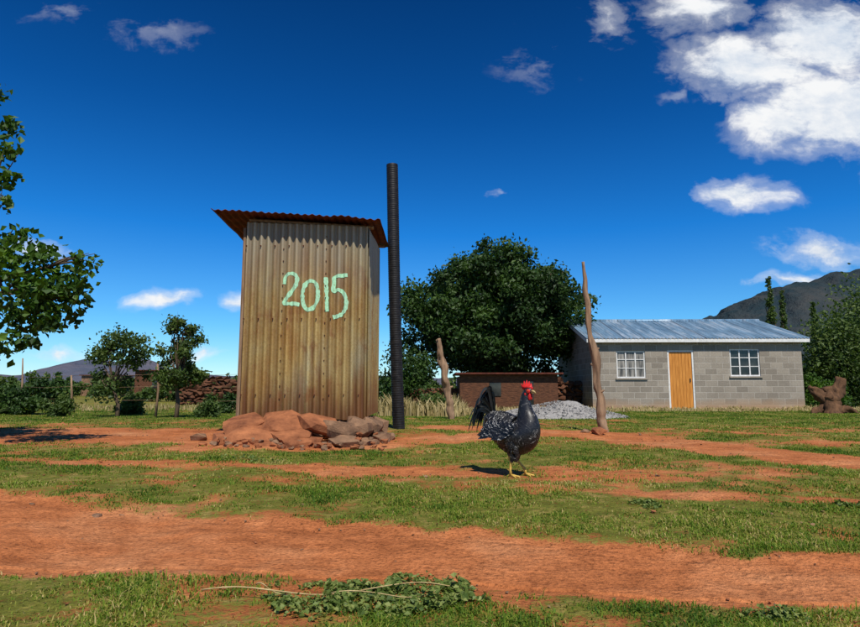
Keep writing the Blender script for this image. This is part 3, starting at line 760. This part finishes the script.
M_comb=simple('red_comb',(.42,.010,.012),(.62,.03,.025),30,.5,(1,1,1),.4,.003)
M_leg=simple('yellow_scaly_leg',(.42,.25,.05),(.68,.45,.10),60,.6,(1,1,1),.6,.002)
M_beak=simple('horn_beak',(.30,.2,.08),(.5,.36,.16),30,.4,(1,1,1),.1,.001)
m,t,b=newmat('eye'); nn=t.noise(t.obj(),50); t.link(t.ramp(nn,[(0,(.01,.005,.0)),(1,(.02,.01,.0))]),b.inputs['Base Color']); b.inputs['Roughness'].default_value=.1; M_eye=m
m,t,b=newmat('orange_iris'); nn=t.noise(t.obj(),50); t.link(t.ramp(nn,[(0,(.5,.16,.02)),(1,(.7,.25,.03))]),b.inputs['Base Color']); M_iris=m
rings=[(-.205,.40,.018,.025),(-.17,.39,.05,.06),(-.115,.355,.08,.10),(-.05,.31,.10,.13),(.02,.29,.108,.14),(.07,.315,.10,.13),(.095,.365,.082,.105),(.098,.415,.062,.080),(.09,.46,.048,.060),(.086,.51,.038,.046),(.088,.55,.031,.036),(.096,.585,.027,.030),(.113,.608,.024,.026),(.134,.61,.016,.018),(.145,.606,.006,.007)]
def ringpt(u,th):
    u=max(0,min(len(rings)-1.001,u)); i=int(u); f=u-i
    g=lambda k:rings[max(0,min(len(rings)-1,k))]
    def cr(c):
        p0,p1,p2,p3=g(i-1)[c],g(i)[c],g(i+1)[c],g(i+2)[c]
        return .5*(2*p1+(-p0+p2)*f+(2*p0-5*p1+4*p2-p3)*f*f+(-p0+3*p1-3*p2+p3)*f**3)
    x,z,w,h=cr(0),cr(1),max(.003,cr(2)),max(.003,cr(3))
    def c2(uu):
        uu=max(0,min(len(rings)-1.001,uu)); i2=int(uu); f2=uu-i2
        a=rings[i2];b2=rings[min(i2+1,len(rings)-1)]; return Vector((a[0]+(b2[0]-a[0])*f2,0,a[1]+(b2[1]-a[1])*f2))
    t=(c2(u+.6)-c2(u-.6)).normalized(); nrm=Vector((-t.z,0,t.x))
    p=Vector((x,0,z))+nrm*h*math.cos(th)+Vector((0,1,0))*w*math.sin(th)
    n=(nrm*math.cos(th)/h+Vector((0,1,0))*math.sin(th)/w).normalized()
    return p,n,t
V=[];F=[];nu=84;nt=28
for i in range(nu+1):
    for j in range(nt): V.append(tuple(ringpt(i/nu*(len(rings)-1.001),2*math.pi*j/nt)[0]))
for i in range(nu):
    for j in range(nt): F.append((i*nt+j,i*nt+(j+1)%nt,(i+1)*nt+(j+1)%nt,(i+1)*nt+j))
npmesh('body',V,F,M_feather,{'fv':rng.random(len(V)),'rnd':rng.random(len(V))*.3,'lite':np.full(len(V),.3)},True,rs)
FV=[];FF=[];Ff=[];Fr=[];Fl=[]
def feather(p,n,d,L,w,lift=.12,curl=0.,lite=.5,seg=4):
    d=(d-n*d.dot(n)).normalized(); s=n.cross(d).normalized(); o=len(FV); rr=random.random()
    for i in range(seg+1):
        v=i/seg; ww=w*(math.sin(min(1,v*1.25+.12)*math.pi*.5) if v<.6 else math.sqrt(max(0,1-((v-.6)/.4)**2))*.98+.02)
        c=p+d*L*v+n*(lift*L*v*(1-.4*v)-curl*L*v*v)
        for k in (-1,0,1):
            FV.append(tuple(c+s*ww*k+n*(.12*ww*(1-abs(k))))); Ff.append(v+.15*abs(k)); Fr.append(rr); Fl.append(lite)
    for i in range(seg):
        for k in (0,1):
            a=o+i*3+k; FF.append((a,a+1,a+4,a+3))
for q in range(2600):
    u=random.uniform(.3,12.0); th=random.uniform(0,2*math.pi)
    p,n,t_=ringpt(u,th); neck=float(sst(5.5,9,u))
    L_=.05*(1-neck)+.055*neck; 
    if u>10.3: L_=.022
    w_=.013*(1-neck)+.0065*neck
    if u>10.3: w_=.004
    feather(p-n*.003,n,-t_+Vector((0,0,-.25))*(0.6 if u>4 else 0),L_*random.uniform(.8,1.2),w_,.10,.05,.40+.5*neck+random.uniform(-.15,.2))
for side in (-1,1):
    for q in range(130):
        a=random.random(); x=.065-.21*a; z=.385-.085*random.random()
        base=Vector((x,side*(.092-.02*a+.012),z+.01*a)); n=Vector((0,side,.25)).normalized()
        d=Vector((-1,0,-.28-.3*random.random())); row=(.385-z)/.085
        feather(base+n*(.014-.008*row),n,d,.07+.07*row,.013,.02,.02,.4+random.uniform(-.2,.3))
    for q in range(46):
        a=q/46; base=Vector((.01-.05*a,side*(.108-.008*a),.30+.05*a)); n=Vector((0,side,.1)).normalized()
        feather(base,n,Vector((-1,-side*.12,-.30+.18*a)),.13,.013,.015,.04,.3)
    for q in range(90):
        a=random.random(); base=Vector((-.06-.11*a,side*random.uniform(.015,.07),.43-.01*a)); n=Vector((0,side*.8,.5)).normalized()
        feather(base,n,Vector((-.4,side*.35,-.9)),.12,.006,.08,.25,.8)
    for q in range(170):
        z=random.uniform(.14,.26); a=random.uniform(0,6.28); r=.055*(z-.09)/.14+.006; cx=.02 if side<0 else -.02
        n=Vector((math.cos(a),math.sin(a),-.1)).normalized(); feather(Vector((cx-.005+r*math.cos(a),side*.055+r*.8*math.sin(a),z)),n,Vector((-.1,0,-1)),.04,.010,.08,.02,.4)
npmesh('feathers',FV,FF,M_feather,{'fv':Ff,'rnd':Fr,'lite':Fl},True,rs)
FV=[];FF=[];Ff=[];Fr=[];Fl=[]
def sickle(P,w):
    pp=[]; n3=len(P)
    Pv=[Vector(p) for p in P]
    for i in range(n3-1):
        g=lambda k:Pv[max(0,min(n3-1,k))]
        for k in range(6):
            t=k/6;p0,p1,p2,p3=g(i-1),g(i),g(i+1),g(i+2); pp.append(.5*((2*p1)+(-p0+p2)*t+(2*p0-5*p1+4*p2-p3)*t*t+(-p0+3*p1-3*p2+p3)*t**3))
    pp.append(Pv[-1]); o=len(FV); rr=random.random()*.8
    side=Vector((0,1,0))
    for i,p in enumerate(pp):
        v=i/(len(pp)-1); t=(pp[min(i+1,len(pp)-1)]-pp[max(i-1,0)]).normalized(); s=t.cross(side).normalized()
        ww=w*min(1,v*3+.3)*math.sqrt(max(0,1-v**3))
        tw_=Vector((0,1,0))*.4
        for k in (-1,0,1): FV.append(tuple(p+(s+tw_*k*.5)*ww*k+Vector((0,.004,0))*(1-abs(k)))); Ff.append(v);Fr.append(rr+.1*abs(k))
    for i in range(len(pp)-1):
        for k in (0,1): a=o+i*3+k; FF.append((a,a+1,a+4,a+3))
for i in range(46):
    y=random.uniform(-.05,.05); a=random.random()**.8
    bx,bz=-.165-.02*random.random(),.38+.04*random.random()
    top=.64-.16*a+random.uniform(-.02,.02); back=-.19-.08*a+random.uniform(-.012,.012)
    sickle([(bx,y*.3,bz),((bx-.008-.016*a),y*.8,bz+.6*(top-bz)),(back+.005,y*1.3,top-.01),(back-.03,y*1.7,top-.035),(back-.055-.015*a,y*2.1,top-.10-.10*random.random())],random.uniform(.007,.013))
for i in range(24):
    y=random.uniform(-.04,.04); a=random.random()
    sickle([(-.17,y*.5,.40),(-.20,y,.42-.03*a),(-.225-.02*a,y*1.2,.40-.05*a),(-.24,y*1.3,.32-.06*a)],.010)
npmesh('tail',FV,FF,M_tail,{'rnd':Fr},True,rs)
def ell(mb,c,r,m,n=12,k=8):
    V=[];F=[]
    for i in range(k+1):
        ph=math.pi*i/k
        for j in range(n): V.append((c[0]+r[0]*math.sin(ph)*math.cos(2*math.pi*j/n),c[1]+r[1]*math.sin(ph)*math.sin(2*math.pi*j/n),c[2]+r[2]*math.cos(ph)))
    for i in range(k):
        for j in range(n): F.append((i*n+j,(i+1)*n+j,(i+1)*n+(j+1)%n,i*n+(j+1)%n))
    mb.add(V,F,m)
mb=MB()
prof=[(.147,.612),(.150,.632),(.143,.640),(.139,.663),(.130,.645),(.124,.678),(.113,.650),(.104,.686),(.093,.650),(.083,.680),(.076,.645),(.060,.662),(.064,.632),(.075,.618),(.10,.624)]
n=len(prof); V=[(x,-.006,z) for x,z in prof]+[(x,.006,z) for x,z in prof]
F=[tuple(range(n)),tuple(range(2*n-1,n-1,-1))]+[(i,i+n,(i+1)%n+n,(i+1)%n) for i in range(n)]
mb.add(V,F,0)
for s in (-1,1):
    ell(mb,(.128,s*.013,.568),(.012,.006,.026),0); ell(mb,(.122,s*.0205,.606),(.017,.006,.016),0); ell(mb,(.100,s*.024,.585),(.008,.004,.012),0)
    ell(mb,(.122,s*.0255,.610),(.0055,.003,.0055),3); ell(mb,(.123,s*.0275,.610),(.003,.002,.003),1)
P=[(.138,.608),(.155,.606),(.168,.598),(.174,.589)]; mb.tube([(a,0,b_) for a,b_ in P],[.0115,.009,.005,.001],8,2); mb.tube([(.138,0,.597),(.153,0,.594),(.164,0,.590)],[.008,.005,.001],8,2)
mb.obj('comb_wattles_beak',[M_comb,M_eye,M_beak,M_iris],rs,True,.0)
mb=MB()
for s,hx,fx in ((-1,.005,-.005),(1,.0,.05)):
    y=s*.06
    mb.tube([(hx,y,.22),(hx-.008,y,.17),(hx-.018,y,.135),(hx-.01,y,.10),(fx-.006,y,.05),(fx,y,.014)],[.02,.014,.0115,.0095,.009,.011],10)
    for a,L_ in ((-.5,.055),(0,.065),(.5,.055),(math.pi-.1,.03)):
        dx,dy=math.cos(a),math.sin(a)
        mb.tube([(fx,y,.014),(fx+dx*L_*.35,y+dy*L_*.35,.015),(fx+dx*L_*.75,y+dy*L_*.75,.009),(fx+dx*L_,y+dy*L_,.008),(fx+dx*(L_+.012),y+dy*(L_+.012),.001)],[.009,.0065,.0055,.0045,.001],7)
    mb.tube([(fx-.006,y,.045),(fx-.03,y,.052)],[.005,.001],6)
mb.obj('legs',[M_leg],rs,True)
# ---------------------------------------------------------------- camera
PITCH=math.radians(7.13); F_=600.
cam=bpy.data.cameras.new('camera'); co=link(bpy.data.objects.new('camera',cam))
cam.sensor_width=36; cam.lens=36*F_/860; cam.clip_end=12000; cam.clip_start=.05
co.location=(0,0,.65); co.rotation_euler=(math.pi/2+PITCH,0,0); S.camera=co
# ---------------------------------------------------------------- light + sky
EL=math.radians(54); AZ=math.radians(165)   # behind the camera, a little to the right
sd=Vector((math.sin(AZ)*math.cos(EL),math.cos(AZ)*math.cos(EL),math.sin(EL)))
sun=bpy.data.lights.new('sun','SUN'); sun.energy=5.0; sun.angle=math.radians(.5); sun.color=(1,.955,.88)
so=link(bpy.data.objects.new('sun',sun)); so.rotation_euler=sd.to_track_quat('Z','Y').to_euler(); so.location=(0,-5,20)
W=bpy.data.worlds.new('sky'); S.world=W; W.use_nodes=True; t=NT(W); bg=W.node_tree.nodes['Background']
sk=t.new('ShaderNodeTexSky'); sk.sky_type='NISHITA'; sk.sun_disc=False; sk.sun_elevation=EL; sk.sun_rotation=AZ; sk.altitude=1600; sk.air_density=1; sk.dust_density=.3; sk.ozone_density=2.5
bg.inputs['Strength'].default_value=.1
tc=t.new('ShaderNodeTexCoord').outputs['Generated']
sp=t.new('ShaderNodeSeparateXYZ'); t.link(tc,sp.inputs[0])
tint=t.ramp(sp.outputs[2],[(0,(.85,1.1,1.25)),(.10,(.42,1.0,1.35)),(.25,(.09,.76,1.42)),(.42,(.035,.50,1.06)),(.6,(.02,.32,.72)),(1,(.05,.33,.6))])
skc=t.mix(1.,sk.outputs[0],tint,'MULTIPLY')
yy=t.math('MAXIMUM',sp.outputs[1],.02); u_=t.math('DIVIDE',sp.outputs[0],yy); v_=t.math('DIVIDE',sp.outputs[2],yy)
cb=t.new('ShaderNodeCombineXYZ'); t.link(u_,cb.inputs[0]); t.link(v_,cb.inputs[1])
uv0=cb.outputs[0]
def warp(src,scale,amt,loc):
    nz=t.noise(t.mapping(src,(1,1.3,1),loc),scale,3,.55,0,'Color')
    a=t.new('ShaderNodeVectorMath',operation='SUBTRACT'); t.link(nz,a.inputs[0]); a.inputs[1].default_value=(.5,.5,.5)
    b2=t.new('ShaderNodeVectorMath',operation='MULTIPLY_ADD'); t.link(a.outputs[0],b2.inputs[0]); b2.inputs[1].default_value=(amt,amt*.6,0); t.link(src,b2.inputs[2]); return b2.outputs[0]
uvv=warp(warp(uv0,6,.14,(0,0,0)),22,.05,(2,5,0))
nA=t.noise(t.mapping(uvv,(1,1.7,1)),6,6,.62); nB=t.noise(t.mapping(uv0,(1,1.6,1),(3,1,0)),24,5,.65)
def dirn(px,py):
    dx=(px-430)/F_;dy=(313.5-py)/F_; y=math.cos(PITCH)-dy*math.sin(PITCH); z=math.sin(PITCH)+dy*math.cos(PITCH); return dx/y,z/y
blobs=[(755,66,95,42,1.15),(825,35,85,50,1.15),(840,112,90,52,1.3),(780,125,60,32,1.),(700,10,60,28,.8),(608,14,32,34,.36),
 (738,197,54,25,.85),(826,250,60,22,.9),(806,285,70,9,.65),(668,92,14,7,.35),
 (158,302,34,11,.7),(208,351,24,9,.65),(240,304,18,9,.65),(58,360,30,7,.6),(38,250,30,15,.6),(156,36,34,11,.15),(62,13,30,11,.16),
 (542,58,28,20,.13),(494,190,9,6,.4),(920,190,50,30,.7),(960,80,80,50,1)]
acc=None
for (px,py,ax,ay,st) in blobs:
    u0,v0=dirn(px,py)
    mu=t.new('ShaderNodeVectorMath',operation='MULTIPLY_ADD'); t.link(uvv,mu.inputs[0]); sx,sy=F_/ax/1.1,F_/ay/1.13
    mu.inputs[1].default_value=(sx,sy,0); mu.inputs[2].default_value=(-u0*sx,-v0*sy,0)
    le=t.new('ShaderNodeVectorMath',operation='LENGTH'); t.link(mu.outputs[0],le.inputs[0])
    q=t.math('MULTIPLY_ADD',le.outputs[1],-st,st)
    acc=q if acc is None else t.math('MAXIMUM',acc,q)
dens=t.math('ADD',acc,t.math('ADD',t.math('MULTIPLY',t.math('SUBTRACT',nA,.5),1.5),t.math('MULTIPLY',t.math('SUBTRACT',nB,.5),.6)))
cm=t.ramp(dens,[(.0,0.),(.25,.25),(.75,1.)],'EASE')
fr=t.ramp(sp.outputs[1],[(.05,0.),(.15,1.)])
cm=t.math('MULTIPLY',t.math('MULTIPLY',cm,fr),t.ramp(t.math('ADD',acc,.16),[(0,0.),(.40,1.)]))
sh=t.ramp(t.math('ADD',t.math('MULTIPLY',nB,.35),t.math('MULTIPLY',nA,.7)),[(.38,(5.8,6.7,8.0)),(.60,(9.3,9.4,9.5))])
fin=t.mix(cm,skc,sh)
t.link(fin,bg.inputs['Color'])
W.cycles.sampling_method='MANUAL'; W.cycles.sample_map_resolution=512
S.view_settings.view_transform='Standard'; S.view_settings.look='None'; S.view_settings.exposure=0
